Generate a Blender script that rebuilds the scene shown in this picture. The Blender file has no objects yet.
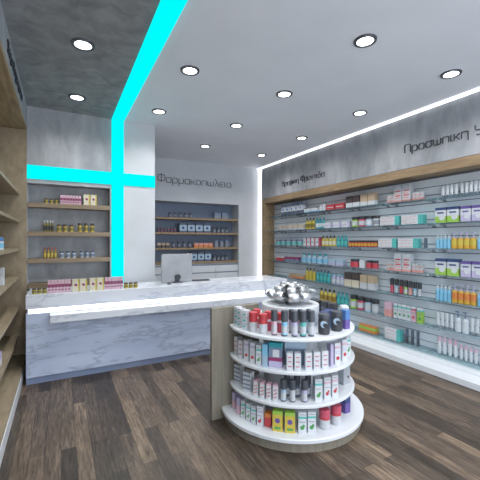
import bpy, math, random
from mathutils import Vector
C = bpy.context.scene.collection
random.seed(4)
PI = math.pi

# ------------------------------------------------------------------ materials
def s2l(c):
    return tuple((x / 255 / 12.92) if x / 255 <= 0.04045 else ((x / 255 + 0.055) / 1.055) ** 2.4 for x in c) + (1.0,)

def base_mat(name, rough=0.5, metal=0.0, spec=0.5):
    m = bpy.data.materials.new(name); m.use_nodes = True
    b = m.node_tree.nodes['Principled BSDF']
    b.inputs['Roughness'].default_value = rough
    b.inputs['Metallic'].default_value = metal
    b.inputs['Specular IOR Level'].default_value = spec
    return m, m.node_tree, b

def ramp(nt, stops):
    r = nt.nodes.new('ShaderNodeValToRGB')
    e = r.color_ramp.elements
    while len(e) < len(stops): e.new(0.5)
    for i, (p, c) in enumerate(stops):
        e[i].position = p; e[i].color = s2l(c)
    return r

def noise(nt, scale, detail=3, rough=0.5, dist=0.0, mscale=(1, 1, 1), vec='Object', rot=(0, 0, 0)):
    tc = nt.nodes.new('ShaderNodeTexCoord'); mp = nt.nodes.new('ShaderNodeMapping')
    mp.inputs['Scale'].default_value = mscale; mp.inputs['Rotation'].default_value = rot
    n = nt.nodes.new('ShaderNodeTexNoise')
    n.inputs['Scale'].default_value = scale; n.inputs['Detail'].default_value = detail
    n.inputs['Roughness'].default_value = rough; n.inputs['Distortion'].default_value = dist
    nt.links.new(tc.outputs[vec], mp.inputs['Vector']); nt.links.new(mp.outputs['Vector'], n.inputs['Vector'])
    return n

def noisy(name, c1, c2, scale, mscale=(1, 1, 1), rough=0.5, metal=0, detail=3, lo=.3, hi=.7, dist=0, spec=.5, nr=.5):
    m, nt, b = base_mat(name, rough, metal, spec)
    n = noise(nt, scale, detail, nr, dist, mscale)
    r = ramp(nt, [(lo, c1), (hi, c2)])
    nt.links.new(n.outputs['Fac'], r.inputs['Fac']); nt.links.new(r.outputs['Color'], b.inputs['Base Color'])
    return m

def emis(name, c, s):
    m, nt, b = base_mat(name)
    b.inputs['Base Color'].default_value = s2l(c)
    b.inputs['Emission Color'].default_value = s2l(c); b.inputs['Emission Strength'].default_value = s
    return m

M = {}
def col(name, c, rough=.45, metal=0.0):
    """hazed printed / moulded colour with a faint mottling"""
    c = tuple(int(x * .80 + k * .20) for x, k in zip(c, (176, 184, 198)))  # pale grey-blue haze painted into every colour
    d = tuple(max(0, int(x * .93)) for x in c)
    M[name] = noisy(name, d, c, 35, rough=rough, metal=metal)
for n, c in dict(white=(220, 224, 230), offwhite=(200, 203, 208), cream=(226, 216, 186), red=(196, 36, 44), pinkred=(200, 60, 84), salmon=(226, 150, 140),
                 pink=(226, 178, 196), magenta=(140, 30, 84), lilac=(190, 180, 216), purple=(92, 66, 150), navy=(34, 52, 110), blue=(64, 116, 190),
                 sky=(120, 196, 232), paleblue=(168, 196, 220), greyblue=(112, 130, 160), slate=(70, 82, 104), teal=(20, 150, 160), aqua=(70, 186, 178),
                 green=(60, 150, 60), lime=(150, 200, 60), yellow=(214, 184, 50), amber=(222, 160, 30), orange=(224, 120, 40), brown=(62, 46, 42),
                 tan=(198, 168, 134), beige=(206, 190, 164), black=(26, 28, 32), charcoal=(52, 54, 62), grey=(130, 136, 146), silvergrey=(170, 174, 182),
                 olive=(120, 104, 28), honey=(150, 112, 30)).items():
    col(n, c)
M['oak'] = noisy('oak', (124, 102, 78), (172, 148, 116), 5, (6, .7, 14), .5, detail=6, dist=.6)
M['oak_shelf'] = noisy('oak_shelf', (116, 100, 82), (158, 138, 114), 5, (.7, 8, 14), .5, detail=6, dist=.6)
M['greyoak'] = noisy('greyoak', (122, 116, 105), (142, 136, 124), 4, (9, 9, .5), .5, detail=6, dist=.7)
M['oak_dark'] = noisy('oak_dark', (132, 118, 98), (162, 147, 124), 3, (4, 1.2, 2.2), .55, detail=6, dist=.6)
M['concrete'] = noisy('concrete', (146, 149, 155), (178, 181, 187), 4.5, (1.3, 1.3, .5), .8, detail=9, lo=.32, hi=.68, dist=.5, nr=.62)
M['concrete_dark'] = noisy('concrete_dark', (122, 123, 127), (160, 161, 164), 4.5, (1.3, 1.3, .5), .8, detail=9, lo=.32, hi=.7, dist=.5, nr=.62)
M['plaster'] = noisy('plaster', (196, 199, 205), (204, 207, 213), 3, rough=.85)
M['ceiling'] = noisy('ceiling', (226, 229, 236), (232, 235, 242), 2, rough=.9)
M['lacquer'] = noisy('lacquer', (214, 218, 224), (222, 226, 232), 3, rough=.3)
M['slat'] = noisy('slat', (226, 231, 240), (234, 238, 246), 3, rough=.4)
M['groove'] = noisy('groove', (116, 122, 134), (130, 136, 148), 3, rough=.5, metal=.3)
M['silver'] = noisy('silver', (196, 198, 202), (214, 216, 220), 8, rough=.22, metal=1)
M['ribbon'] = noisy('ribbon', (190, 192, 196), (222, 224, 228), 12, rough=.33, metal=.6)
M['alu'] = noisy('alu', (150, 152, 157), (164, 166, 170), 5, rough=.4, metal=.4)
M['letter'] = noisy('letter', (48, 50, 58), (62, 64, 72), 10, rough=.4)
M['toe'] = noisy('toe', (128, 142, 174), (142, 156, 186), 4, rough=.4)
M['led'] = emis('led', (255, 255, 255), 1.5)
M['led_counter'] = emis('led_counter', (250, 252, 255), 1.8)
M['lamp'] = emis('lamp', (255, 255, 255), 6)
M['cyan'] = emis('cyan', (0, 255, 255), .95)
M['cyan'].node_tree.nodes['Principled BSDF'].inputs['Base Color'].default_value = (0, .05, .05, 1)
M['cyan'].node_tree.nodes['Principled BSDF'].inputs['Specular IOR Level'].default_value = 0

def marble(name, lo, hi, vein):
    m, nt, b = base_mat(name, .22)
    n1 = noise(nt, 1.5, 7, .62, .35, (.75, 1, 3.2), rot=(0, .42, 0))
    r1 = ramp(nt, [(.47, (255, 255, 255)), (.497, (110, 110, 110)), (.50, (70, 70, 70)), (.53, (255, 255, 255))])
    n2 = noise(nt, 1.6, 7, .6, .3, (.8, 1, 3.0), rot=(0, .42, 0))
    r2 = ramp(nt, [(.3, lo), (.7, hi)])
    mx = nt.nodes.new('ShaderNodeMix'); mx.data_type = 'RGBA'
    mx.inputs[6].default_value = s2l(vein)
    nt.links.new(n1.outputs['Fac'], r1.inputs['Fac']); nt.links.new(n2.outputs['Fac'], r2.inputs['Fac'])
    nt.links.new(r1.outputs['Color'], mx.inputs[0]); nt.links.new(r2.outputs['Color'], mx.inputs[7])
    nt.links.new(mx.outputs[2], b.inputs['Base Color'])
    return m
M['marble'] = marble('marble', (176, 190, 218), (200, 211, 234), (160, 172, 198))  # counter front: bluish shade painted into the white marble
M['marble_lit'] = marble('marble_lit', (208, 212, 222), (222, 226, 235), (186, 192, 206))  # same marble, paler copy with the light on worktop and ledge painted in

def glass():
    m, nt, b = base_mat('shelf_glass', .08)
    b.inputs['Base Color'].default_value = s2l((196, 210, 218))
    b.inputs['Transmission Weight'].default_value = .0
    tr = nt.nodes.new('ShaderNodeBsdfTransparent'); tr.inputs[0].default_value = s2l((226, 238, 240))
    mx = nt.nodes.new('ShaderNodeMixShader')
    n = noise(nt, 4, 2); r = nt.nodes.new('ShaderNodeMapRange')
    r.inputs[3].default_value = .16; r.inputs[4].default_value = .22
    nt.links.new(n.outputs['Fac'], r.inputs[0]); nt.links.new(r.outputs[0], mx.inputs[0])
    nt.links.new(tr.outputs[0], mx.inputs[1]); nt.links.new(b.outputs[0], mx.inputs[2])
    nt.links.new(mx.outputs[0], nt.nodes['Material Output'].inputs[0])
    return m
M['glass'] = glass()

def floor_mat():
    m, nt, b = base_mat('plank_floor', .42)
    tc = nt.nodes.new('ShaderNodeTexCoord'); mp = nt.nodes.new('ShaderNodeMapping')
    mp.inputs['Rotation'].default_value = (0, 0, PI / 2)
    br = nt.nodes.new('ShaderNodeTexBrick')
    br.offset = .37; br.inputs['Scale'].default_value = 1
    br.inputs['Brick Width'].default_value = 1.15; br.inputs['Row Height'].default_value = .098
    br.inputs['Mortar Size'].default_value = .0012; br.inputs['Mortar Smooth'].default_value = .3
    br.inputs['Color1'].default_value = (0, 0, 0, 1); br.inputs['Color2'].default_value = (1, 1, 1, 1)
    br.inputs['Mortar'].default_value = (.2, .2, .2, 1)
    nt.links.new(tc.outputs['Object'], mp.inputs['Vector']); nt.links.new(mp.outputs['Vector'], br.inputs['Vector'])
    rp = ramp(nt, [(0, (84, 74, 66)), (.35, (104, 92, 82)), (.65, (124, 109, 97)), (.88, (138, 122, 107)), (1, (166, 146, 126))])
    nt.links.new(br.outputs['Color'], rp.inputs['Fac'])
    g = noise(nt, 4, 10, .75, 1.2, (12, .9, 1))
    gr = ramp(nt, [(.36, (96, 90, 86)), (.5, (190, 186, 182)), (.62, (255, 252, 246))])
    nt.links.new(g.outputs['Fac'], gr.inputs['Fac'])
    mx = nt.nodes.new('ShaderNodeMix'); mx.data_type = 'RGBA'; mx.blend_type = 'MULTIPLY'; mx.inputs[0].default_value = .85
    nt.links.new(rp.outputs['Color'], mx.inputs[6]); nt.links.new(gr.outputs['Color'], mx.inputs[7])
    g2 = noise(nt, 2.2, 5, .6, .6, (1.6, .8, 1))
    g2r = ramp(nt, [(.35, (190, 186, 184)), (.65, (255, 255, 255))])
    nt.links.new(g2.outputs['Fac'], g2r.inputs['Fac'])
    m2 = nt.nodes.new('ShaderNodeMix'); m2.data_type = 'RGBA'; m2.blend_type = 'MULTIPLY'; m2.inputs[0].default_value = .7
    nt.links.new(mx.outputs[2], m2.inputs[6]); nt.links.new(g2r.outputs['Color'], m2.inputs[7])
    m3 = nt.nodes.new('ShaderNodeMix'); m3.data_type = 'RGBA'; m3.inputs[7].default_value = s2l((50, 40, 34))
    nt.links.new(br.outputs['Fac'], m3.inputs[0]); nt.links.new(m2.outputs[2], m3.inputs[6])
    nt.links.new(m3.outputs[2], b.inputs['Base Color'])
    bp = nt.nodes.new('ShaderNodeBump'); bp.inputs['Strength'].default_value = .12
    nt.links.new(g.outputs['Fac'], bp.inputs['Height']); nt.links.new(bp.outputs[0], b.inputs['Normal'])
    return m
M['floor'] = floor_mat()

# ------------------------------------------------------------------ mesh builder
class MB:
    def __init__(s): s.v = []; s.f = []; s.m = []; s.mats = []; s.sm = []
    def mi(s, mat):
        if mat not in s.mats: s.mats.append(mat)
        return s.mats.index(mat)
    def add(s, vs, fs, mat, smooth=False):
        o = len(s.v); s.v += [tuple(v) for v in vs]; k = s.mi(mat)
        for f in fs: s.f.append([i + o for i in f]); s.m.append(k); s.sm.append(smooth)
    def box(s, x0, x1, y0, y1, z0, z1, mat):
        v = [(x, y, z) for z in (z0, z1) for y in (y0, y1) for x in (x0, x1)]
        s.add(v, [(0, 2, 3, 1), (4, 5, 7, 6), (0, 1, 5, 4), (2, 6, 7, 3), (0, 4, 6, 2), (1, 3, 7, 5)], mat); return s
    def lathe(s, prof, n=24, cx=0, cy=0, sy=1, cap=True):
        """prof: [(r, z, mat of the band below this ring)] bottom to top"""
        for i in range(1, len(prof)):
            r0, z0, _ = prof[i - 1]; r1, z1, mt = prof[i]
            v = [(cx + r0 * math.cos(2 * PI * k / n), cy + sy * r0 * math.sin(2 * PI * k / n), z0) for k in range(n)]
            v += [(cx + r1 * math.cos(2 * PI * k / n), cy + sy * r1 * math.sin(2 * PI * k / n), z1) for k in range(n)]
            s.add(v, [(k, (k + 1) % n, n + (k + 1) % n, n + k) for k in range(n)], mt, abs(r1 - r0) < .8 * abs(z1 - z0) + 1e-4)
        if cap:
            for (r, z, mt), fl in ((prof[0], 1), (prof[-1], 0)):
                mt = mt or prof[1][2]
                v = [(cx + r * math.cos(2 * PI * k / n), cy + sy * r * math.sin(2 * PI * k / n), z) for k in range(n)]
                s.add(v, [list(range(n))[::-1] if fl else list(range(n))], mt)
        return s
    def disc_y(s, cx, y0, y1, cz, r, mat, n=12, sx=1):
        """short cylinder along y"""
        v = [(cx + sx * r * math.cos(2 * PI * k / n), y, cz + r * math.sin(2 * PI * k / n)) for y in (y0, y1) for k in range(n)]
        s.add(v, [list(range(n)), list(range(2 * n - 1, n - 1, -1))] + [(k, n + k, n + (k + 1) % n, (k + 1) % n) for k in range(n)], mat); return s
    def seg(s, p, q, t, d, mat):
        """stroke segment in the xz plane, t half width, y from -d to 0"""
        dx, dz = q[0] - p[0], q[1] - p[1]; L = math.hypot(dx, dz) or 1
        nx, nz = -dz / L * t, dx / L * t; ex, ez = dx / L * t * .6, dz / L * t * .6
        a = [(p[0] - ex + nx, p[1] - ez + nz), (p[0] - ex - nx, p[1] - ez - nz), (q[0] + ex - nx, q[1] + ez - nz), (q[0] + ex + nx, q[1] + ez + nz)]
        v = [(x, -d, z) for x, z in a] + [(x, 0, z) for x, z in a]
        s.add(v, [(0, 1, 2, 3), (7, 6, 5, 4), (0, 4, 5, 1), (1, 5, 6, 2), (2, 6, 7, 3), (3, 7, 4, 0)], mat); return s
    def mesh(s, name):
        me = bpy.data.meshes.new(name); me.from_pydata(s.v, [], s.f)
        for mt in s.mats: me.materials.append(M[mt])
        me.polygons.foreach_set('material_index', s.m)
        me.polygons.foreach_set('use_smooth', s.sm); me.update()
        return me
    def build(s, name, parent=None, loc=(0, 0, 0), bevel=0):
        o = bpy.data.objects.new(name, s.mesh(name)); C.objects.link(o); o.location = loc
        if parent: o.parent = parent
        if bevel:
            b = o.modifiers.new('bevel', 'BEVEL'); b.width = bevel; b.segments = 2; b.limit_method = 'ANGLE'
        return o

def tag(o, label, cat, group=None):
    o['label'] = label; o['category'] = cat
    if group: o['group'] = group
    return o
def empty(name, loc, label, cat, rz=0, group=None):
    o = bpy.data.objects.new(name, None); C.objects.link(o); o.location = loc; o.rotation_euler.z = rz
    o.empty_display_size = .05
    return tag(o, label, cat, group)
def structure(name, mb, bevel=0):
    o = mb.build(name, bevel=bevel); o['kind'] = 'structure'; return o

# ------------------------------------------------------------------ room
H = 3.13                      # ceiling
XL, XR = -.36, 3.94           # faces of the cabinet front on the left, of the fascia on the right
YP, YB = 4.75, 6.52           # partition with the cross, back wall
structure('floor', MB().box(-1.0, 4.35, -1.6, 6.8, -.05, 0, 'floor'))
structure('ceiling', MB().box(-1.0, 4.35, -1.6, 6.8, H, H + .1, 'ceiling'))
structure('ceiling', MB().box(XL, .592, -1.6, YP, H - .008, H, 'concrete_dark'))
structure('wall_left', MB().box(-1.0, -.86, -1.6, 6.8, 0, H, 'plaster').box(-.86, XL, YP, 6.8, 0, H, 'plaster'))
structure('trim_1', MB().box(-.86, XL, -1.6, YP, 2.865, H, 'concrete'))
structure('wall_right', MB().box(4.215, 4.35, -1.6, 6.8, 0, H, 'plaster').box(XR, 4.215, -1.6, YB - .152, 2.435, H, 'concrete').box(XR + .062, 4.215, YB - .15, YB, 0, H, 'plaster'))
# back wall with the shelf recess
nx0, nx1, nzt = 1.30, 3.44, 2.29
wb = MB().box(XL, nx0, YB, YB + .1, 0, H, 'plaster').box(nx1, 4.215, YB, YB + .1, 0, H, 'plaster').box(nx0, nx1, YB, YB + .1, nzt, H, 'plaster')
wb.box(nx0 - .1, nx0, YB + .1, YB + .45, 0, H, 'plaster').box(nx1, nx1 + .1, YB + .1, YB + .45, 0, H, 'plaster')
wb.box(nx0, nx1, YB + .1, YB + .4, nzt, nzt + .1, 'plaster').box(nx0 - .1, nx1 + .1, YB + .38, YB + .45, 0, H, 'plaster')
structure('wall_back', wb)
# partition: concrete part with shallow recess, then the plain column
wp = MB().box(XL, .592, YP, YP + .3, 2.2, H, 'concrete').box(.574, .592, YP, YP + .3, 0, 2.2, 'concrete')
wp.box(XL, .574, YP + .2, YP + .3, 0, 2.2, 'concrete').box(XL, .574, YP, YP + .2, 0, .9, 'concrete')
structure('wall_centre', wp)
structure('trim_2', MB().box(.592, 1.17, YP, YP + .3, 0, H, 'plaster'))
# cyan light lines
t = empty('light_strip', (.67, YP, 0), 'glowing cyan cross-shaped light line running up the wall and over the ceiling', 'light strip')
MB().box(-.078, .078, -.012, -.001, .95, H - .022, 'cyan').build('vertical_strip', t)
MB().box(XL - .67, -.078, -.012, -.001, 2.25, 2.415, 'cyan').box(.078, 1.17 - .67, -.012, -.001, 2.25, 2.415, 'cyan').build('horizontal_strip', t)
MB().box(-.078, .078, -1.6 - YP, -.001, H - .022, H - .009, 'cyan').build('ceiling_strip', t)
# white light lines
t = empty('light_strip', (XR, YB, 0), 'white LED line along the grey fascia and down the far corner', 'light strip')
MB().box(-.03, -.001, -YB - 1.6, -.003, H - .03, H - .001, 'led').build('ceiling_line', t)
MB().box(-.001, .06, -.15, -.003, .001, H - .032, 'led').build('corner_line', t)

# ------------------------------------------------------------------ downlights
def downlight(x, y, label):
    o = empty('ceiling_downlight', (x, y, H), label, 'ceiling light', group='round recessed ceiling lights')
    z0 = -.009 if x < .5 else -.001
    MB().lathe([(.088, z0 - .012, None), (.092, z0, 'charcoal')], 32, cap=False).lathe([(.066, z0 - .012, None), (.088, z0 - .0121, 'charcoal')], 32, cap=False).lathe([(.067, z0 - .004, None), (.066, z0 - .012, 'charcoal')], 32, cap=False).build('rim', o)
    MB().lathe([(.067, z0 - .007, None), (.067, z0 - .004, 'lamp')], 32).build('lens', o)
    l = bpy.data.lights.new('spot', 'SPOT'); l.energy = SPOT; l.spot_size = math.radians(150); l.spot_blend = .9
    l.shadow_soft_size = .12; l.color = (1, .985, .96)
    lo = bpy.data.objects.new('spot', l); C.objects.link(lo); lo.location = (x, y, H - .04)
SPOT = 46
names_x = {.16: 'dark concrete ceiling strip', 1.085: 'grey ceiling just right of the cyan line', 2.18: 'middle of the grey ceiling', 3.35: 'grey ceiling beside the white LED line'}
for x, ys in ((.16, (4.2, 3.05)), (1.085, (4.2, 3.05)), (2.18, (5.36, 4.2, 3.05, 1.93)), (3.35, (5.42, 4.22, 3.05, 1.92))):
    for i, y in enumerate(ys):
        q = ['farthest', 'second farthest', 'third farthest', 'nearest'][i] if len(ys) == 4 else ['farther', 'nearer'][i]
        downlight(x, y, '%s round recessed light in the %s' % (q, names_x[x]))
for x in (.16, 1.085, 2.18, 3.35):                       # the same grid carries on over the shop floor behind the viewpoint
    for y in (.78, -.37):
        l = bpy.data.lights.new('spot', 'SPOT'); l.energy = SPOT; l.spot_size = math.radians(150); l.spot_blend = .9; l.shadow_soft_size = .12
        lo = bpy.data.objects.new('spot', l); C.objects.link(lo); lo.location = (x, y, H - .04)

# ------------------------------------------------------------------ left shelving
t = empty('wall_shelving', (-.60, 2.0, 0), 'tall open oak shelving along the left wall', 'shelving')
ox, oy = .60, -2.0
def lb(x0, x1, y0, y1, z0, z1, mat, name, bev=.002): return MB().box(x0 + ox, x1 + ox, y0 + oy, y1 + oy, z0, z1, mat).build(name, t, bevel=bev)
ZL = (2.07, 1.745, 1.415, 1.09, .735, .40)
lb(-.86, XL, .5, 4.745, 2.815, 2.862, 'oak', 'top_board')
lb(-.86, -.84, .5, 4.745, .16, 2.815, 'oak_dark', 'back_panel')
lb(-.84, XL, 4.695, 4.745, .16, 2.815, 'oak_dark', 'side_panel')
lb(-.84, XL, .5, .55, .16, 2.815, 'oak_dark', 'side_panel')
lb(-.84, XL, .55, 4.695, .115, .155, 'oak_dark', 'bottom_board')
lb(-.84, XL + .005, .5, 4.745, .0, .114, 'lacquer', 'plinth')
for z in ZL: lb(-.84, -.43, .55, 4.695, z - .03, z, 'oak_dark', 'shelf')

# ------------------------------------------------------------------ niche shelves in the concrete wall
NZ = (1.965, 1.615, 1.285, .98)
WN = ('top oak shelf under the cyan line', 'second oak shelf under the cyan line', 'third oak shelf under the cyan line')
for i, z in enumerate(NZ):
    o = MB().box(-.464, .464, -.10, .10, -.055, 0, 'oak_shelf').build('wall_shelf', loc=(.1075, YP + .10, z), bevel=.002)
    tag(o, ['top', 'second from top', 'third from top', 'lowest, half hidden'][i] + ' thick oak shelf on the grey concrete wall behind the counter', 'shelf', 'oak shelves in the concrete recess')

# ------------------------------------------------------------------ back wall shelving with drawers
t = empty('wall_shelving', ((nx0 + nx1) / 2, YB, 0), 'oak shelves over white drawers in the far wall recess', 'shelving')
hw = (nx1 - nx0) / 2 - .002
BZ = (1.975, 1.675, 1.365)
MB().box(-hw, hw, .34, .375, 1.08, nzt - .002, 'greyblue').build('back_panel', t)
for z in BZ: MB().box(-hw, hw, .03, .338, z - .04, z, 'oak').build('shelf', t, bevel=.002)
MB().box(-hw, hw, .005, .375, 1.035, 1.075, 'oak').build('worktop', t, bevel=.002)
MB().box(-hw, hw, .05, .37, .0, 1.034, 'lacquer').build('cabinet_body', t)
for k in range(4):
    x0 = -hw + k * hw / 2 + .004; x1 = x0 + hw / 2 - .008
    for z0, z1 in ((.845, .985), (.69, .825), (.45, .67), (.2, .43)):
        dr = MB().box(x0, x1, .028, .049, z0, z1, 'lacquer').build('drawer', t, bevel=.002)
        MB().box(x0 + .002, x1 - .002, .026, .045, z1 + .002, z1 + .016, 'greyblue').build('finger_grip', dr)

# ------------------------------------------------------------------ right display wall
ZR = (2.03, 1.72, 1.41, 1.09, .775, .44, .13)
t = empty('wall_shelving', (XR, 3.0, 0), 'long grey slatwall display with glass shelves framed in oak', 'shelving')
Y0 = 1.2; oy = -3.0
MB().box(.0, .27, Y0 + oy, YB - .155 + oy, 2.32, 2.432, 'oak').build('frame_header', t, bevel=.002)
for y0, y1 in ((YB - .27, YB - .155), (Y0, Y0 + .1)):
    MB().box(.0, .255, y0 + oy, y1 + oy, .10, 2.319, 'oak').build('frame_post', t, bevel=.002)
sl = MB(); zz = .10
while zz < 2.30:
    sl.box(.256, .272, Y0 + .1 + oy, YB - .27 + oy, zz, min(zz + .094, 2.318), 'slat'); zz += .105
sl.box(.266, .274, Y0 + .1 + oy, YB - .27 + oy, .10, 2.318, 'groove')
sl.build('slat_panel', t)
MB().box(-.268, .27, -1.5 + oy, YB - .155 + oy, 0, .068, 'lacquer').build('plinth', t, bevel=.003)
MB().box(-.05, .255, Y0 + oy, YB - .155 + oy, .069, .098, 'lacquer').build('base_board', t, bevel=.003)
bays = [6.24, 5.87, 5.21, 4.55, 3.88, 3.21, 2.54, 1.87, 1.31]
for r, z in enumerate(ZR):
    for a, b in zip(bays[1:], bays[:-1]):
        g = MB().box(.04, .254, a + .006 + oy, b - .006 + oy, z - .008, z, 'glass').build('glass_shelf', t)
        for yy in (a + .07, b - .07):
            MB().box(.12, .255, yy - .008 + oy, yy + .008 + oy, z - .03, z - .009, 'silver').box(.225, .255, yy - .016 + oy, yy + .016 + oy, z - .045, z - .03, 'grey').build('bracket', g)

# ------------------------------------------------------------------ lettering (single-line strokes)
G = {
 'Φ': (1.35, [[(.15, .2), (0, .4), (0, .9), (.15, 1.1), (1.1, 1.1), (1.25, .9), (1.25, .4), (1.1, .2), (.15, .2)], [(.62, 0), (.62, 1.3)]]),
 'α': (1.0, [[(.85, .75), (.15, .75), (0, .62), (0, .13), (.15, 0), (.7, 0), (.85, .13)], [(.85, .75), (.85, 0)]]),
 'ρ': (1.0, [[(0, -.4), (0, .62), (.15, .75), (.7, .75), (.85, .6), (.85, .15), (.7, 0), (0, 0)]]),
 'μ': (1.0, [[(0, -.4), (0, .75)], [(0, .12), (.13, 0), (.7, 0), (.85, .15), (.85, .75)]]),
 'κ': (.85, [[(0, 0), (0, .75)], [(0, .38), (.3, .38), (.7, .75)], [(.3, .38), (.7, 0)]]),
 'ο': (1.0, [[(.15, 0), (0, .15), (0, .6), (.15, .75), (.7, .75), (.85, .6), (.85, .15), (.7, 0), (.15, 0)]]),
 'π': (1.0, [[(0, 0), (0, .62), (.12, .75), (.73, .75), (.85, .62), (.85, 0)]]),
 'ω': (1.25, [[(0, .75), (0, .15), (.15, 0), (.45, 0), (.55, .12), (.65, 0), (.95, 0), (1.1, .15), (1.1, .75)], [(.55, .12), (.55, .6)]]),
 'λ': (.95, [[(0, 1.1), (.25, 1.1), (.8, 0)], [(.45, .65), (0, 0)]]),
 'ε': (.85, [[(.7, .75), (.15, .75), (0, .6), (0, .15), (.15, 0), (.7, 0)], [(0, .38), (.6, .38)]]),
 'ι': (.35, [[(0, .75), (0, .1), (.12, 0), (.2, 0)]]),
 'Π': (1.15, [[(0, 0), (0, 1.0), (.12, 1.1), (.85, 1.1), (1.0, .95), (1.0, 0)]]),
 'σ': (1.05, [[(1.0, .75), (.15, .75), (0, .6), (0, .15), (.15, 0), (.7, 0), (.85, .15), (.85, .75)]]),
 'η': (1.0, [[(0, 0), (0, .75)], [(0, .75), (.7, .75), (.85, .62), (.85, -.35)]]),
 'Υ': (1.15, [[(0, 1.1), (0, .75), (.15, .55), (.85, .55), (1.0, .75)], [(1.0, 1.1), (1.0, .15), (.85, 0), (.2, 0)]]),
 'γ': (.95, [[(0, .75), (.4, 0), (.8, .75)], [(.4, 0), (.4, -.35)]]),
 'ν': (.9, [[(0, .75), (.38, 0), (.75, .75)]]),
 'Β': (1.1, [[(0, 0), (0, 1.1), (.75, 1.1), (.85, .95), (.85, .7), (.75, .58), (0, .58)], [(.75, .58), (.95, .45), (.95, .12), (.8, 0), (0, 0)]]),
 'φ': (1.1, [[(.15, 0), (0, .15), (0, .6), (.15, .75), (.8, .75), (.95, .6), (.95, .15), (.8, 0), (.15, 0)], [(.48, -.35), (.48, 1.05)]]),
 'τ': (.8, [[(0, .75), (.7, .75)], [(.35, .75), (.35, .1), (.5, 0)]]),
 'δ': (1.0, [[(.15, 0), (0, .15), (0, .5), (.15, .65), (.7, .65), (.85, .5), (.85, .15), (.7, 0), (.15, 0)], [(.5, .65), (.15, 1.1), (.75, 1.1)]]),
 'Σ': (1.0, [[(.85, 1.1), (0, 1.1), (.5, .55), (0, 0), (.85, 0)]]),
 'υ': (.95, [[(0, .75), (0, .15), (.15, 0), (.65, 0), (.8, .15), (.8, .75)]]),
}
def lettering(text, loc, rz, total, label, hs=1.0, t=.04):
    adv = [(.6 if ch == ' ' else G[ch][0] + .14) for ch in text]
    k = total / sum(adv)
    o = empty('wall_lettering', loc, label, 'sign', rz)
    x = 0
    for ch, a in zip(text, adv):
        if ch != ' ':
            mb = MB()
            for pl in G[ch][1]:
                for p, q in zip(pl, pl[1:]):
                    mb.seg(((x + p[0]) * k, p[1] * k * hs), ((x + q[0]) * k, q[1] * k * hs), t * k, .012, 'letter')
            mb.build('letter', o)
        x += a
lettering('Φαρμακοπωλειο', (1.66, YB - .001, 2.655), 0, 1.62, 'dark lettering reading Φαρμακοπωλειο on the far white wall', 1.15)
lettering('Προσωπικη Υγιεινη', (XR - .001, 2.84, 2.64), -PI / 2, 1.36, 'dark lettering reading Προσωπικη Υγιεινη on the right fascia, nearer end', 1.15)
lettering('Βρεφικη Φροντιδα', (XR - .001, 5.58, 2.60), -PI / 2, 1.25, 'small dark lettering on the right fascia toward the far corner', 1.15, .03)
lettering('Συμπληρωματα', (XL + .001, 3.05, 2.93), PI / 2, 1.05, 'dark lettering on the grey fascia above the left shelving', 1.0)

# ------------------------------------------------------------------ counter
CX0, CX1, CY0, CY1, CZ = -.32, 2.96, 4.07, 4.66, .94
t = empty('reception_counter', (1.3, 4.3, 0), 'long white marble counter with a glowing groove across its front', 'counter')
ox, oy = -1.3, -4.3
def cb(x0, x1, y0, y1, z0, z1, mat, name, bev=.002): return MB().box(x0 + ox, x1 + ox, y0 + oy, y1 + oy, z0, z1, mat).build(name, t, bevel=bev)
cb(CX0, CX1, CY0 + .06, CY1, 0, .075, 'toe', 'toe_kick', 0)
cb(CX0, CX1, CY0 + .03, CY1, .076, .742, 'marble', 'front_panel')
cb(CX0 + .02, CX1 - .02, CY0 + .03, CY1 - .1, .743, .794, 'led_counter', 'light_groove', 0)
cb(CX0, CX1, CY0, CY1, .795, CZ, 'marble_lit', 'worktop')
cb(-.10, CX1 - .02, CY0 - .12, CY0 + .029, .655, .735, 'marble_lit', 'bag_ledge')

# ------------------------------------------------------------------ computer
t = empty('desktop_computer', (1.38, 4.40, CZ), 'silver all-in-one computer seen from behind on the marble counter', 'computer', rz=.05)
MB().box(-.215, .215, -.012, .012, .01, .385, 'alu').build('display_back', t, bevel=.006)
MB().box(-.21, .21, .0125, .0165, .03, .375, 'black').build('screen', t)
MB().box(-.028, .028, -.03, -.0125, .02, .10, 'charcoal').build('stand_neck', t, bevel=.004)
MB().disc_y(0, -.05, -.03, .075, .038, 'black', 24).build('stand_hinge', t)
MB().lathe([(.075, 0, None), (.075, .006, 'charcoal'), (.03, .02, 'charcoal')], 28, 0, -.03, .7).build('stand_foot', t)
o = MB().box(-.12, .12, -.05, .05, 0, .014, 'charcoal').box(-.112, .112, -.043, .043, .014, .018, 'black').build('keyboard', loc=(1.74, 4.44, CZ), bevel=.002)
tag(o, 'flat dark keyboard lying right of the computer on the counter', 'keyboard')
o = MB().lathe([(.028, 0, None), (.03, .008, 'charcoal'), (.022, .02, 'charcoal'), (.005, .026, 'charcoal')], 18, 0, 0, 1.5).build('computer_mouse', loc=(1.235, 4.27, CZ))
tag(o, 'small dark computer mouse at the left foot of the computer', 'mouse')

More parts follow.
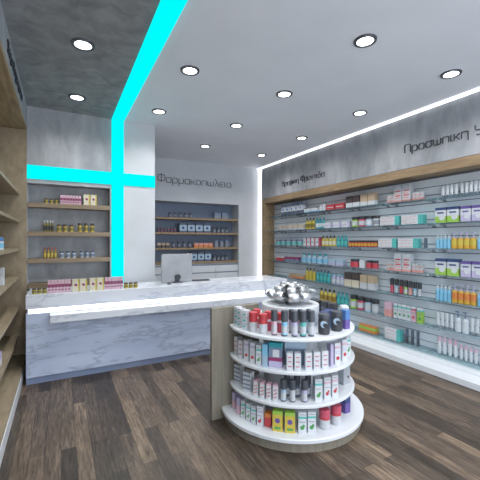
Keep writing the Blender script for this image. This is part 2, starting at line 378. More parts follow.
# ------------------------------------------------------------------ product meshes
def carton(w, d, h, bands, dots=(), side=None):
    """bands: [(top fraction, mat)] from the bottom; dots: (x frac, z frac, r frac of w, mat) printed on the front"""
    mb = MB(); z = 0
    for f, mt in bands:
        mb.box(-w / 2, w / 2, -d / 2, d / 2, z * h, f * h, mt); z = f
    for dx, dz, r, mt in dots:
        mb.disc_y(dx * w, -d / 2 - .0012, -d / 2 + .001, dz * h, r * w, mt, 10)
    return mb
def lines(mb, w, d, h, zs, mt, t=.02, x0=-.38, x1=.38):
    for z in zs: mb.box(x0 * w, x1 * w, -d / 2 - .001, -d / 2 + .001, z * h, (z + t) * h, mt)
    return mb
def sidepack(w, d, h, stacks, body, end, stripe, frac=.68):
    """long packs lying on their side, coloured at the right end"""
    mb = MB()
    for k in range(stacks):
        z0, z1 = h * k / stacks, h * (k + 1) / stacks - .0015
        mb.box(-w / 2, -w / 2 + w * frac, -d / 2, d / 2, z0, z1, body)
        mb.box(-w / 2 + w * frac, w / 2, -d / 2, d / 2, z0, z1, end)
        mb.box(-w / 2 + .05 * w, -w / 2 + w * (frac - .1), -d / 2 - .001, -d / 2 + .001, z0 + (z1 - z0) * .4, z0 + (z1 - z0) * .55, stripe)
    return mb
def bottle(w, h, body, cap, shape='bottle', label=None, flat=.6):
    r = w / 2; lb = label or body
    if shape == 'bottle':
        p = [(r * .92, 0, None), (r, .04 * h, body), (r, .15 * h, body), (r, .5 * h, lb), (r * .95, .6 * h, body), (r * .45, .76 * h, body), (r * .38, .80 * h, body), (r * .45, .805 * h, cap), (r * .42, h, cap)]
    elif shape == 'jar':
        p = [(r * .9, 0, None), (r, .05 * h, body), (r, .16 * h, body), (r, .56 * h, lb), (r, .66 * h, body), (r * .8, .72 * h, body), (r * .96, .725 * h, cap), (r * .96, .97 * h, cap), (r * .88, h, cap)]
        flat = 1
    elif shape == 'tube':      # stands on its cap end, body tapers up
        p = [(r * .8, 0, None), (r * .82, .16 * h, cap), (r, .165 * h, body), (r, .4 * h, body), (r * .96, .7 * h, lb), (r * .85, h, body)]
    elif shape == 'vial':      # long glass body with thick dark cap on top
        p = [(r * .86, 0, None), (r * .9, .06 * h, 'charcoal'), (r * .86, .12 * h, body), (r * .86, .4 * h, lb), (r * .8, .56 * h, body), (r * .8, .565 * h, 'charcoal'), (r, .57 * h, cap), (r, .97 * h, cap), (r * .9, h, cap)]
        flat = 1
    elif shape == 'pump':
        p = [(r * .92, 0, None), (r, .05 * h, body), (r, .2 * h, body), (r, .55 * h, lb), (r * .6, .68 * h, body), (r * .3, .70 * h, cap), (r * .3, .8 * h, cap), (r * .14, .81 * h, cap), (r * .14, .92 * h, cap), (r * .45, .925 * h, cap), (r * .4, h, cap)]
    mb = MB().lathe(p, 14, sy=flat)
    if shape == 'pump': mb.box(-r * .9, 0, -r * .12, r * .12, .93 * h, .985 * h, cap)
    return mb

ORD = ['', 'second', 'third', 'fourth', 'fifth', 'sixth', 'seventh', 'eighth', 'ninth']
NUM = ['', 'one', 'two', 'three', 'four', 'five', 'six', 'seven', 'eight', 'nine']
def order(i, n):
    if n == 2: return ('left', 'right')[i] + ' of two'
    if i == 0: return 'leftmost of ' + NUM[n]
    if i == n - 1: return 'rightmost of ' + NUM[n]
    if i == (n - 1) / 2: return 'middle one of ' + NUM[n]
    return ORD[i] + ' from left of ' + NUM[n]
def place(name, me, pts, rzs, desc, plural, where, cat):
    """link one product per point; the label tells which one it is"""
    n = len(pts)
    first = bpy.data.objects.new(name, me)
    for i, p in enumerate(pts):
        o = first if i == 0 else first.copy()
        C.objects.link(o); o.location = p; o.rotation_euler = (0, 0, rzs[i])
        lab = (desc + ' ' + where) if n == 1 else (order(i, n) + ' ' + plural + ' ' + where)
        tag(o, lab, cat, (plural + ' ' + where) if n > 1 else None)

# distance along the room at which a wall plane is met, from a bearing (image column of the 480 px frame)
F_, R_ = (.4702, .8826), (.8826, -.4702)
def bear(u):
    a = (u - 240) / 336.; return F_[0] + a * R_[0], F_[1] + a * R_[1]
def along_x(u, y): d = bear(u); return y * d[0] / d[1], y / d[1]      # x on a plane y, depth
def along_y(u, x): d = bear(u); return x * d[1] / d[0], x / d[0]      # y on a plane x, depth

# ---- right wall products.  us = left edges and right edge of the group
XF = 4.06
SH = ['top', 'second', 'third', 'fourth', 'fifth', 'sixth', 'lowest']
def rrow(row, name, cat, desc, plural, u0, u1, n, px, maker, fill=.9, near='', dmax=.08):
    ya, wa = along_y(u0, XF); yb, wb_ = along_y(u1, XF)
    pitch = (ya - yb) / n; w = pitch * fill
    h = px * (wa + wb_) / 2 / 336.
    d = min(dmax, max(.03, w * .8))
    me = maker(w, d, h).mesh(name)
    pts = [(XF + .04, ya - pitch * (i + .5), ZR[row]) for i in range(n)]
    place(name, me, pts, [-PI / 2] * n, desc, plural, 'on %s glass shelf' % SH[row], cat)

def mk_two(top, bot, f=.5, dots=()): return lambda w, d, h: carton(w, d, h, [(f, bot), (1, top)], dots)
def mk_bot(*a, **k): return lambda w, d, h: bottle(w, h, *a, **k)
def swoosh(w, d, h):
    mb = carton(w, d, h, [(.12, 'salmon'), (1, 'offwhite')]); lines(mb, w, d, h, (.62, .34), 'red', .07, -.3, .4); lines(mb, w, d, h, (.45, .2), 'salmon', .07, -.4, .25); return mb
def smallsal(w, d, h):
    mb = carton(w, d, h, [(.3, 'salmon'), (1, 'offwhite')]); return lines(mb, w, d, h, (.55,), 'salmon', .15)
def diaper(c, low, mid='white'):
    def f(w, d, h):
        mb = carton(w, d, h, [(.42, low), (.82, mid), (1, c)], ((.15, .35, .28, 'white'),)); return lines(mb, w, d, h, (.6,), c, .1, -.3, .3)
    return f
def spotbox(c, top='white', low='white', lab=None):
    def f(w, d, h):
        mb = carton(w, d, h, [(.75, low), (.86, top), (1, 'white')], ((0, .3, .3, c),)); return lines(mb, w, d, h, (.6, .52), lab or 'grey', .025)
    return f
teeth = lambda w, d, h: sidepack(w, d, h, 3, 'white', 'aqua', 'salmon', .78)

R = rrow
# top shelf
R(0, 'carton', 'box', 'slate blue box', 'slate blue and white boxes', 281, 303, 5, 11, lambda w, d, h: carton(w, d, h, [(.3, 'slate'), (.75, 'white'), (1, 'greyblue')], ((0, .5, .2, 'blue'),)))
R(0, 'low_carton', 'box', '', 'low pale blue packs', 303.5, 317.5, 2, 4, mk_two('white', 'sky', .3))
R(0, 'cream_jar', 'jar', '', 'small white jars', 318, 325, 2, 6.5, mk_bot('white', 'offwhite', 'jar'))
R(0, 'low_carton', 'box', '', 'flat red boxes', 325.5, 344.5, 2, 5.5, lambda w, d, h: lines(carton(w, d, h, [(1, 'red')]), w, d, h, (.4,), 'white', .15))
R(0, 'carton', 'box', '', 'dark brown topped white boxes', 345.5, 359.5, 2, 11.5, mk_two('brown', 'white', .42))
R(0, 'carton', 'box', '', 'tan topped white boxes', 360, 375, 2, 12, mk_two('tan', 'white', .38))
R(0, 'small_carton', 'box', '', 'small salmon boxes left of the tall pair', 386, 393, 2, 8.5, smallsal)
R(0, 'carton', 'box', '', 'tall white boxes with red swirls', 393.5, 410.5, 2, 16.5, swoosh)
R(0, 'small_carton', 'box', '', 'small salmon boxes right of the tall pair', 411, 422, 3, 8.5, smallsal)
R(0, 'cosmetic_tube', 'tube', '', 'slim white tubes, left cluster,', 439, 456.5, 4, 12, mk_bot('white', 'slate', 'tube'), .75)
R(0, 'cosmetic_tube', 'tube', '', 'slim white tubes, right cluster,', 458, 481, 5, 13, mk_bot('white', 'slate', 'tube'), .75)
# second
R(1, 'low_carton', 'box', '', 'low beige packs', 278, 303, 5, 5, mk_two('beige', 'offwhite', .4))
R(1, 'bottle', 'bottle', '', 'yellow bottles', 304, 313.5, 3, 11, mk_bot('yellow', 'black', label='olive'))
R(1, 'bottle', 'bottle', '', 'teal bottles', 314, 323.5, 3, 11, mk_bot('teal', 'teal', label='white'))
R(1, 'low_carton', 'box', '', 'low lavender and white packs', 324, 350, 3, 6, lambda w, d, h: sidepack(w, d, h, 1, 'white', 'lilac', 'lilac', .8))
R(1, 'jar', 'jar', 'green jar with black cap', '', 350.5, 357.5, 1, 10, mk_bot('lime', 'black', 'jar', label='offwhite'))
R(1, 'jar', 'jar', 'pinkish red jar with black cap', '', 357.5, 364.5, 1, 10.5, mk_bot('pinkred', 'black', 'jar', label='offwhite'))
R(1, 'jar', 'jar', 'pale teal jar with black cap', '', 364.5, 371.5, 1, 10.5, mk_bot('paleblue', 'black', 'jar', label='white'))
R(1, 'jar', 'jar', 'white jar with black cap and dark print', '', 371.5, 378.5, 1, 10.5, mk_bot('offwhite', 'black', 'jar', label='grey'))
R(1, 'toothpaste_box', 'box', '', 'stacks of white toothpaste boxes with teal ends', 379, 424, 2, 9, teeth)
R(1, 'carton', 'box', '', 'navy topped packs with green base', 434.5, 459, 2, 15.5, diaper('navy', 'lime'))
R(1, 'carton', 'box', '', 'purple topped white packs', 460, 483, 2, 16, diaper('purple', 'lilac'))
# third
R(2, 'jar', 'jar', '', 'squat grey green jars', 275, 302, 5, 6, mk_bot('silvergrey', 'greyblue', 'jar', label='aqua'), .7)
R(2, 'carton', 'box', '', 'white boxes with pink ends', 303, 319.5, 4, 8, lambda w, d, h: sidepack(w, d, h, 1, 'white', 'pinkred', 'aqua', .75))
R(2, 'bottle', 'bottle', '', 'yellow bottles', 320, 334.5, 4, 10.5, mk_bot('yellow', 'black', label='cream'))
R(2, 'bottle', 'bottle', '', 'teal bottles', 335, 346, 3, 11, mk_bot('teal', 'teal', label='aqua'))
R(2, 'small_jar', 'jar', '', 'tiny red jars with black lids', 347, 376, 9, 6.5, mk_bot('red', 'black', 'jar', label='amber'), .92)
R(2, 'toothpaste_box', 'box', '', 'stacks of white toothpaste boxes with teal ends', 377.5, 418.5, 2, 9, teeth)
R(2, 'shelf_divider', 'divider', 'thin blue grey upright divider', '', 422.8, 425, 1, 10, mk_two('slate', 'slate'))
R(2, 'pump_bottle', 'bottle', '', 'sky blue bottles with white tops', 434, 449, 4, 13, mk_bot('sky', 'white', 'bottle', flat=.9), .98)
R(2, 'pump_bottle', 'bottle', '', 'amber bottles with lilac caps', 449.5, 475, 4, 16.5, lambda w, d, h: bottle(w, h, 'amber', 'lilac', 'pump', label='yellow', flat=.8), .98)
R(2, 'pump_bottle', 'bottle', 'sky blue bottle at the near end', '', 475.5, 482, 1, 14.5, mk_bot('sky', 'white', 'bottle', flat=.9), .98)
# fourth
R(3, 'small_jar', 'jar', '', 'tiny red and white jars', 275, 283.5, 3, 4, mk_bot('red', 'white', 'jar'))
R(3, 'low_carton', 'box', '', 'low purple packs', 284, 298, 4, 4.5, mk_two('magenta', 'greyblue', .5))
R(3, 'bottle', 'bottle', '', 'pale blue leaning-neck bottles', 300, 327, 5, 10, mk_bot('paleblue', 'teal', 'bottle', label='sky'))
R(3, 'low_carton', 'box', '', 'low pale blue packs', 328, 343, 2, 6, mk_two('paleblue', 'lilac', .4))
R(3, 'jar', 'jar', 'red jar with black lid, left of white box', '', 349.5, 358, 1, 8, mk_bot('pinkred', 'black', 'jar', label='red'))
R(3, 'small_carton', 'box', 'plain white box between red jars', '', 359, 364.5, 1, 8, mk_two('white', 'white'))
R(3, 'jar', 'jar', '', 'red jars with black lids, right of white box,', 365, 376.5, 2, 8, mk_bot('pinkred', 'black', 'jar', label='red'))
R(3, 'small_carton', 'box', '', 'small salmon boxes left of the tall pair', 386, 393, 2, 9, smallsal)
R(3, 'carton', 'box', '', 'tall white boxes with red swirls', 393.5, 410.5, 2, 18, swoosh)
R(3, 'small_carton', 'box', '', 'small salmon boxes right of the tall pair', 411, 422, 3, 9, smallsal)
R(3, 'carton', 'box', '', 'navy topped packs with green base', 434.5, 459, 2, 16.5, diaper('navy', 'lime'))
R(3, 'carton', 'box', '', 'purple topped white packs', 460, 483, 2, 16, diaper('purple', 'lilac'))
# fifth
R(4, 'low_carton', 'box', '', 'low tan packs', 289, 303, 4, 4, mk_two('tan', 'orange', .4))
R(4, 'bottle', 'bottle', '', 'yellow bottles with black caps', 304, 314, 3, 12, mk_bot('yellow', 'black'))
R(4, 'bottle', 'bottle', '', 'teal bottles', 314.5, 329, 4, 12, mk_bot('teal', 'slate', label='aqua'))
R(4, 'bottle', 'bottle', '', 'pale lavender bottles', 330, 343, 3, 10, mk_bot('lilac', 'sky', label='white'))
R(4, 'carton', 'box', '', 'dark brown topped white boxes', 344, 359, 2, 14, mk_two('brown', 'cream', .5))
R(4, 'carton', 'box', '', 'tan topped white boxes', 359.5, 375, 2, 14, mk_two('tan', 'offwhite', .45))
for k, (c, q) in enumerate((('pinkred', 'rose'), ('paleblue', 'pale blue'), ('red', 'red'), ('lime', 'pale green'), ('salmon', 'salmon'), ('sky', 'sky blue'), ('offwhite', 'white'))):
    R(4, 'cosmetic_vial', 'vial', 'slender %s vial with black cap' % q, '', 388 + k * 4.6, 392.4 + k * 4.6, 1, 14.5, mk_bot(c, 'black', 'vial', label='offwhite' if k % 2 else c), .8)
R(4, 'pump_bottle', 'bottle', '', 'sky blue bottles with white tops', 434, 449.5, 4, 15.5, mk_bot('sky', 'white', 'bottle', flat=.9), .98)
R(4, 'pump_bottle', 'bottle', '', 'amber bottles with lilac caps', 450, 475, 4, 19, lambda w, d, h: bottle(w, h, 'amber', 'lilac', 'pump', label='orange', flat=.8), .98)
R(4, 'pump_bottle', 'bottle', 'sky blue bottle at the near end', '', 475.5, 482, 1, 16, mk_bot('sky', 'white', 'bottle', flat=.9), .98)
# sixth
R(5, 'bottle', 'bottle', '', 'yellow bottles with black caps', 318, 334.5, 4, 13, mk_bot('yellow', 'black', label='honey'))
R(5, 'bottle', 'bottle', '', 'teal bottles', 335, 347, 3, 13, mk_bot('teal', 'teal', label='aqua'))
for k, (c, q) in enumerate((('lime', 'green'), ('pinkred', 'pinkish red'), ('paleblue', 'pale teal'), ('silvergrey', 'grey'))):
    R(5, 'jar', 'jar', '%s jar with black cap' % q, '', 349 + k * 7.2, 355.6 + k * 7.2, 1, 13, mk_bot(c, 'black', 'jar', label='offwhite'))
R(5, 'carton', 'box', 'pale pink box', '', 384, 391.5, 1, 14, mk_two('pink', 'salmon', .5))
R(5, 'carton', 'box', '', 'white boxes with green dots', 392.5, 410, 4, 14.5, spotbox('green', 'aqua'))
R(5, 'carton', 'box', 'white and pink box with red dot', '', 410.2, 415, 1, 15, spotbox('red', 'pinkred', 'pink'))
R(5, 'carton', 'box', 'white box with green dot, nearest one', '', 416, 421.5, 1, 15, spotbox('green', 'aqua', 'lime'))
R(5, 'cosmetic_tube', 'tube', '', 'white tubes left of the pump bottles', 434, 452, 4, 16, mk_bot('white', 'grey', 'tube'), .75)
R(5, 'pump_bottle', 'bottle', '', 'white pump bottles', 452.5, 467.5, 2, 21, mk_bot('white', 'greyblue', 'pump'), .85)
R(5, 'cosmetic_tube', 'tube', '', 'white tubes right of the pump bottles', 468, 483, 3, 17.5, mk_bot('white', 'grey', 'tube'), .75)
# lowest
R(6, 'low_carton', 'box', 'flat orange and green pack', '', 358, 376, 1, 6.5, lambda w, d, h: carton(w, d, h, [(.4, 'orange'), (.8, 'lime'), (1, 'orange')]))
R(6, 'toothpaste_box', 'box', 'stack of white toothpaste boxes with teal ends', '', 384, 400.5, 1, 11, teeth)
R(6, 'slim_carton', 'box', '', 'thin dark upright boxes', 402.5, 419, 3, 14.5, mk_two('slate', 'charcoal', .5), .3)
R(6, 'cosmetic_tube', 'tube', '', 'tall white tubes with pink tops', 435, 456.5, 4, 17, lambda w, d, h: MB().lathe([(w * .4, 0, None), (w * .5, .1 * h, 'white'), (w * .5, .7 * h, 'white'), (w * .42, .72 * h, 'pink'), (w * .42, h, 'pink')], 14, sy=.7), .7)
R(6, 'cosmetic_tube', 'tube', '', 'short white tubes with pink tops', 457, 482, 5, 14.5, lambda w, d, h: MB().lathe([(w * .4, 0, None), (w * .5, .1 * h, 'white'), (w * .5, .74 * h, 'white'), (w * .42, .76 * h, 'pink'), (w * .42, h, 'pink')], 14, sy=.7), .7)

# ---- products standing in front of a y plane (counter, concrete recess, far recess)
def yrow(yf, z, name, cat, desc, plural, where, u0, u1, n, px, maker, fill=.9, dmax=.07):
    xa, wa = along_x(u0, yf); xb, wb_ = along_x(u1, yf)
    pitch = (xb - xa) / n; w = pitch * fill; h = px * (wa + wb_) / 2 / 336.
    d = min(dmax, max(.03, w * .8))
    me = maker(w, d, h).mesh(name)
    place(name, me, [(xa + pitch * (i + .5), yf + .035, z) for i in range(n)], [0] * n, desc, plural, where, cat)
W = 'on the marble counter'
def magbox(w, d, h): return lines(carton(w, d, h, [(.42, 'pink'), (.68, 'magenta'), (1, 'pink')]), w, d, h, (.2,), 'magenta', .08)
def yelbox(w, d, h): return carton(w, d, h, [(.2, 'cream'), (1, 'cream')], ((0, .55, .22, 'magenta'),)).box(w * .3, w / 2 + .0005, -d / 2 - .001, d / 2, 0, h, 'yellow')
honey = mk_bot('yellow', 'brown', 'jar', label='olive')
Y = yrow; YC = 4.13
Y(YC, CZ, 'honey_jar', 'jar', '', 'squat amber jars at the left end', W, 31.5, 47, 3, 5.5, honey)
Y(YC, CZ, 'carton', 'box', '', 'pink and magenta boxes, left cluster,', W, 47.5, 71, 7, 12.5, magbox, .84)
Y(YC, CZ, 'carton', 'box', '', 'cream yellow boxes, left pair,', W, 72, 87.3, 2, 12, yelbox, .92)
Y(YC, CZ, 'carton', 'box', '', 'cream yellow boxes, right pair,', W, 89.5, 104.2, 2, 12, yelbox, .92)
Y(YC, CZ, 'carton', 'box', '', 'pink and magenta boxes, right cluster,', W, 105, 123.5, 6, 12, magbox, .84)
Y(YC, CZ, 'honey_jar', 'jar', '', 'squat amber jars right of the pink boxes', W, 124, 138.5, 3, 5.5, honey)
YN = YP + .01
w0, w1, w2 = 'on top concrete wall shelf', 'on second concrete wall shelf', 'on third concrete wall shelf'
Y(YN, NZ[0], 'honey_jar', 'jar', '', 'small amber jars', w0, 43.5, 59, 3, 5, honey, .7)
Y(YN, NZ[0], 'carton', 'box', '', 'pink and magenta boxes', w0, 60, 81.5, 7, 9, magbox, .82)
Y(YN, NZ[0], 'carton', 'box', '', 'cream yellow boxes', w0, 83.3, 97, 2, 10.5, yelbox, .9)
Y(YN, NZ[1], 'oil_bottle', 'bottle', '', 'dark bottles with white caps', w1, 43, 54, 4, 11.5, mk_bot('olive', 'white', label='black', flat=1), .92)
Y(YN, NZ[1], 'honey_jar', 'jar', '', 'honey jars, left trio,', w1, 56, 74.5, 3, 7.5, honey, .75)
Y(YN, NZ[1], 'honey_jar', 'jar', '', 'taller honey jars, right trio,', w1, 77, 95.5, 3, 9, honey, .7)
Y(YN, NZ[2], 'oil_bottle', 'bottle', '', 'yellow bottles', w2, 43, 57, 4, 11, mk_bot('honey', 'red', label='yellow', flat=1), .8)
whitejar = mk_bot('offwhite', 'slate', 'jar', label='greyblue')
Y(YN, NZ[2], 'cream_jar', 'jar', '', 'pale jars with dark lids, left trio,', w2, 59, 77, 3, 7, whitejar, .75)
Y(YN, NZ[2], 'cream_jar', 'jar', '', 'pale jars with dark lids, right trio,', w2, 79, 95.5, 3, 7, whitejar, .75)
YK = YB + .06
fz = ['on top shelf of far recess', 'on second shelf of far recess', 'on third shelf of far recess', 'on worktop of far recess']
zs = BZ + (1.075,)
fbox = lambda w, d, h: carton(w, d, h, [(.2, 'slate'), (.8, 'paleblue'), (1, 'slate')], ((0, .5, .2, 'navy'),))
dark = mk_bot('slate', 'charcoal', 'jar', label='grey')
Y(YK, zs[0], 'medicine_jar', 'jar', '', 'small dark jars, left,', fz[0], 168, 178, 2, 5, dark, .6)
Y(YK, zs[0], 'medicine_jar', 'jar', '', 'small dark jars, middle,', fz[0], 178.5, 193, 3, 5, dark, .6)
Y(YK, zs[0], 'medicine_box', 'box', '', 'low grey boxes', fz[0], 214, 229, 2, 6, mk_two('greyblue', 'grey'), .85)
Y(YK, zs[1], 'medicine_jar', 'jar', '', 'tiny reddish jars', fz[1], 157, 177, 6, 4.5, mk_bot('pinkred', 'slate', 'jar', label='slate'), .75)
Y(YK, zs[1], 'medicine_box', 'box', '', 'pale boxes with navy dot', fz[1], 179, 211, 4, 9, fbox, .85)
Y(YK, zs[1], 'medicine_jar', 'jar', '', 'small slate jars', fz[1], 213, 229, 4, 5.5, dark, .7)
Y(YK, zs[2], 'medicine_box', 'box', '', 'low brown boxes', fz[2], 157, 170, 3, 5, mk_two('tan', 'brown'), .8)
Y(YK, zs[2], 'medicine_jar', 'jar', '', 'dark jars, left,', fz[2], 171, 193, 4, 6.5, dark, .55)
Y(YK, zs[2], 'medicine_box', 'box', '', 'low orange boxes', fz[2], 194, 213, 4, 4.5, mk_two('salmon', 'orange'), .9)
Y(YK, zs[2], 'medicine_jar', 'jar', '', 'grey jars, right,', fz[2], 214, 230, 3, 6.5, mk_bot('grey', 'greyblue', 'jar'), .75)
Y(YK, zs[3], 'medicine_box', 'box', '', 'pale boxes with navy dot', fz[3], 190.5, 211.5, 3, 9, fbox, .85)
Y(YK, zs[3], 'medicine_jar', 'jar', '', 'small slate jars', fz[3], 213, 229, 4, 5.5, dark, .7)
# few things in the left shelving at the frame's edge
o = bottle(.1, .12, 'white', 'blue', 'jar', label='sky').build('cream_jar', loc=(-.52, 3.80, ZL[2])); tag(o, 'blue and white jar on the third shelf of the left oak shelving', 'jar')
o = carton(.1, .1, .16, [(.5, 'white'), (1, 'offwhite')]).build('carton', loc=(-.52, 3.80, ZL[3])); tag(o, 'white box on the fourth shelf of the left oak shelving', 'box')
o = carton(.1, .12, .11, [(.5, 'white'), (1, 'lilac')]).build('carton', loc=(-.52, 3.62, ZL[5])); tag(o, 'pale lilac box on the lowest shelf of the left oak shelving', 'box')

# ------------------------------------------------------------------ round display stand
IX, IY = 1.787, 2.414
t = empty('display_stand', (IX, IY, 0), 'round white tiered display stand with oak side panel in mid-floor', 'display stand')
TZ = (.79, .548, .306, .10); RT = .54
MB().lathe([(.59, 0, None), (.59, .068, 'greyoak')], 96).build('plinth', t)
MB().lathe([(.602, .069, None), (.612, .073, 'lacquer'), (.612, .095, 'lacquer'), (.607, .10, 'lacquer')], 96).build('base_tier', t)
for z in TZ[:3]:
    MB().lathe([(RT - .004, z - .024, None), (RT, z - .020, 'lacquer'), (RT, z - .004, 'lacquer'), (RT - .004, z, 'lacquer')], 96).build('shelf_tier', t)
MB().lathe([(.235, .101, None), (.235, .789, 'lacquer')], 64).build('column', t)
MB().lathe([(.245, .791, None), (.25, .795, 'lacquer'), (.25, .95, 'lacquer'), (.245, .955, 'lacquer')], 80).build('top_drum', t)
MB().box(1.11 - IX, 1.57 - IX, .168, .208, 0, .937, 'greyoak').build('side_panel', t, bevel=.002)

A0 = math.atan2(-IY, -IX)
def ring(u, rho):
    lo, hi = A0 - math.radians(66), A0 + math.radians(80)
    def col_(a):
        x, y = IX + rho * math.cos(a), IY + rho * math.sin(a)
        return 240 + 336 * (x * R_[0] + y * R_[1]) / (x * F_[0] + y * F_[1])
    for _ in range(40):
        m = (lo + hi) / 2
        if col_(m) < u: lo = m
        else: hi = m
    return (lo + hi) / 2
TN = ['on top round tier', 'on second round tier', 'on third round tier', 'on round base tier']
def irow(tier, name, cat, desc, plural, us, w, h, maker, rho=.465, d=.06, near='', parts=None):
    me = maker(w, d, h).mesh(name)
    pts, rz = [], []
    for u in us:
        a = ring(u, rho) if u < 1000 else math.radians(u - 1000)
        pts.append((IX + rho * math.cos(a), IY + rho * math.sin(a), TZ[tier])); f = math.atan2(-pts[-1][0], pts[-1][1]); k = 0 if 'jar' in name else .6 if u < 1000 else 1
        rz.append(f + k * ((a + PI / 2 - f + PI) % (2 * PI) - PI))
    place(name, me, pts, rz, desc, plural, TN[tier] + near, cat)
I = irow
def striped(w, d, h):
    mb = carton(w, d, h, [(1, 'white')]); lines(mb, w, d, h, (.15, .45, .75), 'aqua', .08, -.3, .3)
    for z in (.3, .62): mb.box(-w / 2 - .001, w / 2 + .001, -d / 2 - .001, d / 2 + .001, z * h, z * h + .003, 'greyblue')
    return mb
def blister(w, d, h):
    mb = carton(w, d, h, [(.55, 'offwhite'), (1, 'red')]); lines(mb, w, d, h, (.62, .8), 'white', .06, -.35, .35); lines(mb, w, d, h, (.3,), 'red', .05, -.4, .4); return mb
def redprint(w, d, h):
    mb = carton(w, d, h, [(1, 'white')]); return lines(mb, w, d, h, (.2, .48, .74), 'pinkred', .05, -.3, .3)
def slanted(w, d, h):
    mb = carton(w, d, h, [(.9, 'white'), (1, 'pink')])
    for z in (.2, .42, .64): mb.box(-.4 * w, 0, -d / 2 - .001, -d / 2 + .001, z * h, (z + .05) * h, 'red').box(0, .4 * w, -d / 2 - .001, -d / 2 + .001, (z + .06) * h, (z + .11) * h, 'red')
    return mb
def leaf(c, band):
    def f(w, d, h):
        mb = carton(w, d, h, [(.72, 'white'), (.82, band), (1, 'white')], ((-.05, .28, .26, c), (.15, .38, .16, c))); return lines(mb, w, d, h, (.55, .9), 'grey', .03)
    return f
def canister(top, body, lab):
    return lambda w, d, h: MB().lathe([(w * .46, 0, None), (w * .5, .04 * h, body), (w * .5, .5 * h, body), (w * .5, .62 * h, lab), (w * .48, .72 * h, top), (w * .5, .74 * h, top), (w * .5, .98 * h, top), (w * .46, h, top)], 20)
def blackjar(w, d, h):
    mb = MB().lathe([(w * .42, 0, None), (w * .5, .06 * h, 'black'), (w * .5, .72 * h, 'black'), (w * .46, .78 * h, 'black'), (w * .5, .8 * h, 'charcoal'), (w * .5, .97 * h, 'charcoal'), (w * .46, h, 'charcoal')], 22)
    return mb.disc_y(0, -w * .505, -w * .40, .52 * h, w * .30, 'paleblue', 14).disc_y(.01, -w * .515, -w * .45, .47 * h, w * .2, 'black', 14)
vial = lambda c: (lambda w, d, h: bottle(w, h, c, 'charcoal', 'vial', label='offwhite'))
# top tier
I(0, 'carton', 'box', '', 'teal striped white boxes at left end', (236, 241, 246), .042, .155, striped, .475)
I(0, 'canister', 'canister', '', 'red capped white canisters, front pair,', (253.3, 263), .068, .15, canister('red', 'offwhite', 'red'), .46)
I(0, 'canister', 'canister', '', 'red capped white canisters, back row,', (257, 268.5, 280), .062, .15, canister('red', 'pinkred', 'white'), .365)
for u, c, q in ((274.3, 'pink', 'pink'), (284.5, 'sky', 'sky blue'), (294.5, 'pink', 'lilac grey'), (303, 'aqua', 'aqua'), (311.3, 'silvergrey', 'silver grey')):
    I(0, 'cosmetic_vial', 'vial', '%s vial with thick charcoal cap' % q, '', (u,), .052, .19, vial(c if q != 'lilac grey' else 'lilac'), .465)
for u, c, q in ((291, 'lilac', 'pale lilac'), (300, 'pink', 'pale pink'), (308.5, 'sky', 'pale sky')):
    I(0, 'cosmetic_vial', 'vial', '%s vial with charcoal cap in back row' % q, '', (u,), .04, .18, vial(c), .37)
I(0, 'supplement_jar', 'jar', '', 'black jars with pale emblem', (324, 336.8), .088, .155, blackjar, .445)
I(0, 'carton', 'box', 'purple box beside the black jars', '', (345,), .05, .15, mk_two('blue', 'purple', .5), .475)
I(0, 'carton', 'box', '', 'pale blue boxes at the right end', (1317, 1326), .06, .15, lambda w, d, h: lines(carton(w, d, h, [(1, 'white')]), w, d, h, (.2, .5, .75), 'sky', .12, -.4, .4), .465)
I(0, 'supplement_jar', 'jar', '', 'charcoal jars in the back row', (1348, 1362, 1016, 1030), .085, .14, canister('black', 'charcoal', 'slate'), .43)
I(0, 'carton', 'box', '', 'flat blue boxes behind the black jars', (1290, 1304), .08, .135, mk_two('navy', 'blue', .5), .34)
# second tier
I(1, 'slim_carton', 'box', '', 'slim white boxes at the left end', (237.5, 242.5), .038, .145, redprint, .475)
I(1, 'carton', 'box', '', 'lilac topped boxes with red dot', (248, 254), .042, .16, spotbox('red', 'lilac', 'white', 'lilac'), .47)
I(1, 'carton', 'box', 'white box with green dot', '', (260,), .042, .155, leaf('green', 'aqua'), .475)
I(1, 'carton', 'box', 'narrow sky blue box', '', (265.6,), .036, .17, mk_two('sky', 'paleblue', .5), .475)
I(1, 'display_box', 'box', 'wide teal grey box with white label and pink base', '', (276,), .10, .185, lambda w, d, h: carton(w, d, h, [(.25, 'lilac'), (.4, 'magenta'), (.8, 'greyblue'), (1, 'teal')]).box(-.2 * w, .3 * w, -d / 2 - .002, -d / 2, .42 * h, .72 * h, 'white'), .445)
I(1, 'slim_carton', 'box', '', 'red printed white boxes, left pair,', (289.8, 297.5), .046, .125, redprint, .475)
I(1, 'display_box', 'box', 'wide pale blue box behind red printed boxes', '', (295,), .16, .18, mk_two('paleblue', 'greyblue', .7), .36)
I(1, 'slim_carton', 'box', '', 'red printed white boxes, right trio,', (308, 316, 323.8), .048, .13, redprint, .475)
I(1, 'slim_carton', 'box', 'thin lilac box beside the red dotted boxes', '', (330.2,), .022, .17, mk_two('lilac', 'lilac'), .47)
I(1, 'carton', 'box', '', 'white boxes with red dot', (335.6, 342.2), .05, .165, spotbox('red', 'pink', 'white', 'lilac'), .465)
I(1, 'carton', 'box', 'white box with green dot at the right end', '', (348.3,), .055, .16, leaf('green', 'aqua'), .47)
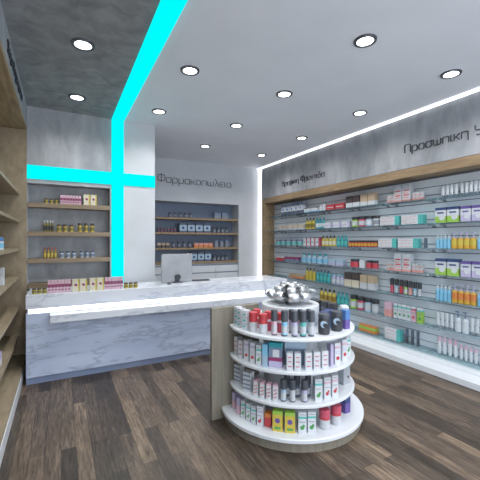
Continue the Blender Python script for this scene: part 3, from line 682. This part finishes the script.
# third tier
I(2, 'wide_carton', 'box', '', 'broad grey striped boxes at the left end', (238.5, 248.5), .07, .15, lambda w, d, h: lines(carton(w, d, h, [(1, 'white')]), w, d, h, (.12, .32, .55, .78), 'greyblue', .09, -.5, .5), .465)
for k, u in enumerate((257, 263.5, 269.8, 275.6)):
    pass
I(2, 'slim_carton', 'box', '', 'white boxes with slanted red stripes', (257, 263.2, 269.6, 275.8), .036, .12, slanted, .475)
for u, q, c in ((283.5, 'pale blue', 'paleblue'), (292.5, 'white', 'offwhite'), (304.5, 'lilac', 'lilac')):
    I(2, 'cosmetic_vial', 'vial', '%s vial with charcoal cap' % q, '', (u,), .048, .16, vial(c), .47)
I(2, 'cosmetic_vial', 'vial', '', 'charcoal capped vials in back row', (287, 297, 308), .048, .165, vial('slate'), .385)
I(2, 'carton', 'box', 'white box with green leaf', '', (317.5,), .055, .165, leaf('green', 'aqua'), .465)
I(2, 'carton', 'box', '', 'white boxes with red leaf', (325.8, 333.2), .05, .165, leaf('red', 'pink'), .465)
I(2, 'carton', 'box', 'grey blue box with brown dot at the right end', '', (345,), .085, .165, lambda w, d, h: carton(w, d, h, [(.85, 'silvergrey'), (1, 'aqua')], ((.2, .35, .12, 'brown'),)), .455)
# base tier
I(3, 'carton', 'box', '', 'pale pink boxes at the left end', (236, 240.5), .035, .13, mk_two('lilac', 'pink', .5), .495)
I(3, 'carton', 'box', '', 'white boxes with green leaf, left group,', (245, 250, 255), .038, .135, leaf('green', 'aqua'), .495)
I(3, 'carton', 'box', 'white box with red leaf', '', (261,), .045, .15, leaf('red', 'lilac'), .50)
I(3, 'low_carton', 'box', 'low orange box', '', (268.8,), .05, .10, mk_two('orange', 'red', .7), .47)
I(3, 'carton', 'box', '', 'yellow boxes with purple emblem', (278, 290), .074, .145, lambda w, d, h: lines(carton(w, d, h, [(.85, 'yellow'), (1, 'lime')], ((0, .55, .26, 'purple'),)), w, d, h, (.12,), 'green', .12, -.3, .3), .50)
I(3, 'carton', 'box', '', 'white boxes with green leaf, right pair,', (302, 311), .058, .15, leaf('green', 'aqua'), .50)
I(3, 'canister', 'canister', '', 'white jars with dark red lids', (324.5, 335.8), .082, .14, canister('pinkred', 'offwhite', 'red'), .485)
I(3, 'carton', 'box', 'blue and purple box behind red lidded jars', '', (345,), .06, .16, mk_two('navy', 'purple', .5), .47)

# ------------------------------------------------------------------ gift bow
t = empty('gift_bow', (IX, IY, .955), 'big shiny silver gift bow on top of the round display', 'bow')
def loop_mesh(L, hgt, wid, tilt):
    mb = MB(); n = 16; pts = []
    for k in range(n + 1):
        a = PI * (2 * k / n)                      # teardrop in the radial/vertical plane
        rr = L * .5 * (1 - math.cos(a)); zz = hgt * math.sin(a) * (rr / L) ** .6
        pts.append((rr * math.cos(tilt) - zz * math.sin(tilt), rr * math.sin(tilt) + zz * math.cos(tilt), .35 + .65 * (rr / L)))
    v = []
    for x, z, k in pts: v += [(x, -wid / 2 * k, z), (x, wid / 2 * k, z)]
    mb.add(v, [(2 * i, 2 * i + 1, 2 * i + 3, 2 * i + 2) for i in range(n)], 'ribbon', True)
    return mb
for cnt, L, hg, wd, tl, z0, ph in ((9, .225, .05, .09, .25, .035, 0), (8, .18, .045, .075, .62, .04, .3), (6, .15, .04, .065, 1.02, .045, .1), (3, .11, .04, .055, 1.4, .05, .5)):
    for k in range(cnt):
        o = loop_mesh(L * random.uniform(.93, 1.05), hg, wd, tl + random.uniform(-.06, .06)).build('ribbon_loop', t, (0, 0, z0))
        o.rotation_euler = (random.uniform(-.1, .1), 0, ph + 2 * PI * k / cnt + random.uniform(-.1, .1))
        so = o.modifiers.new('thick', 'SOLIDIFY'); so.thickness = .0015
for a in (-2.6, -.9, 2.3):
    tl = MB(); v = []
    for k in range(7):
        r = .03 + .028 * k; v += [(r, -.022, .004 + .012 * math.sin(k * 1.1) ** 2), (r, .022, .004 + .012 * math.sin(k * 1.1) ** 2)]
    tl.add(v, [(2 * i, 2 * i + 1, 2 * i + 3, 2 * i + 2) for i in range(6)], 'ribbon', True)
    o = tl.build('ribbon_tail', t); o.rotation_euler.z = a
MB().lathe([(.035, .0, None), (.04, .02, 'ribbon'), (.03, .045, 'ribbon')], 16).build('ribbon_knot', t)

# ------------------------------------------------------------------ light, camera
w = bpy.data.worlds.new('World'); bpy.context.scene.world = w; w.use_nodes = True
bg = w.node_tree.nodes['Background']; bg.inputs[0].default_value = (.86, .93, 1.0, 1); bg.inputs[1].default_value = 3.0

cam = bpy.data.cameras.new('camera'); co = bpy.data.objects.new('camera', cam); C.objects.link(co)
cam.sensor_width = 36; cam.lens = 36 * 336 / 480.; cam.clip_start = .05
co.location = (0, 0, 1.5)
co.rotation_euler = (PI / 2, 0, -math.atan(179 / 336))
cam.shift_y = 1 / 480.
sc = bpy.context.scene; sc.camera = co
sc.view_settings.view_transform = 'Standard'; sc.view_settings.look = 'None'; sc.view_settings.gamma = 1
sc.view_settings.use_curve_mapping = False; sc.view_settings.exposure = 0
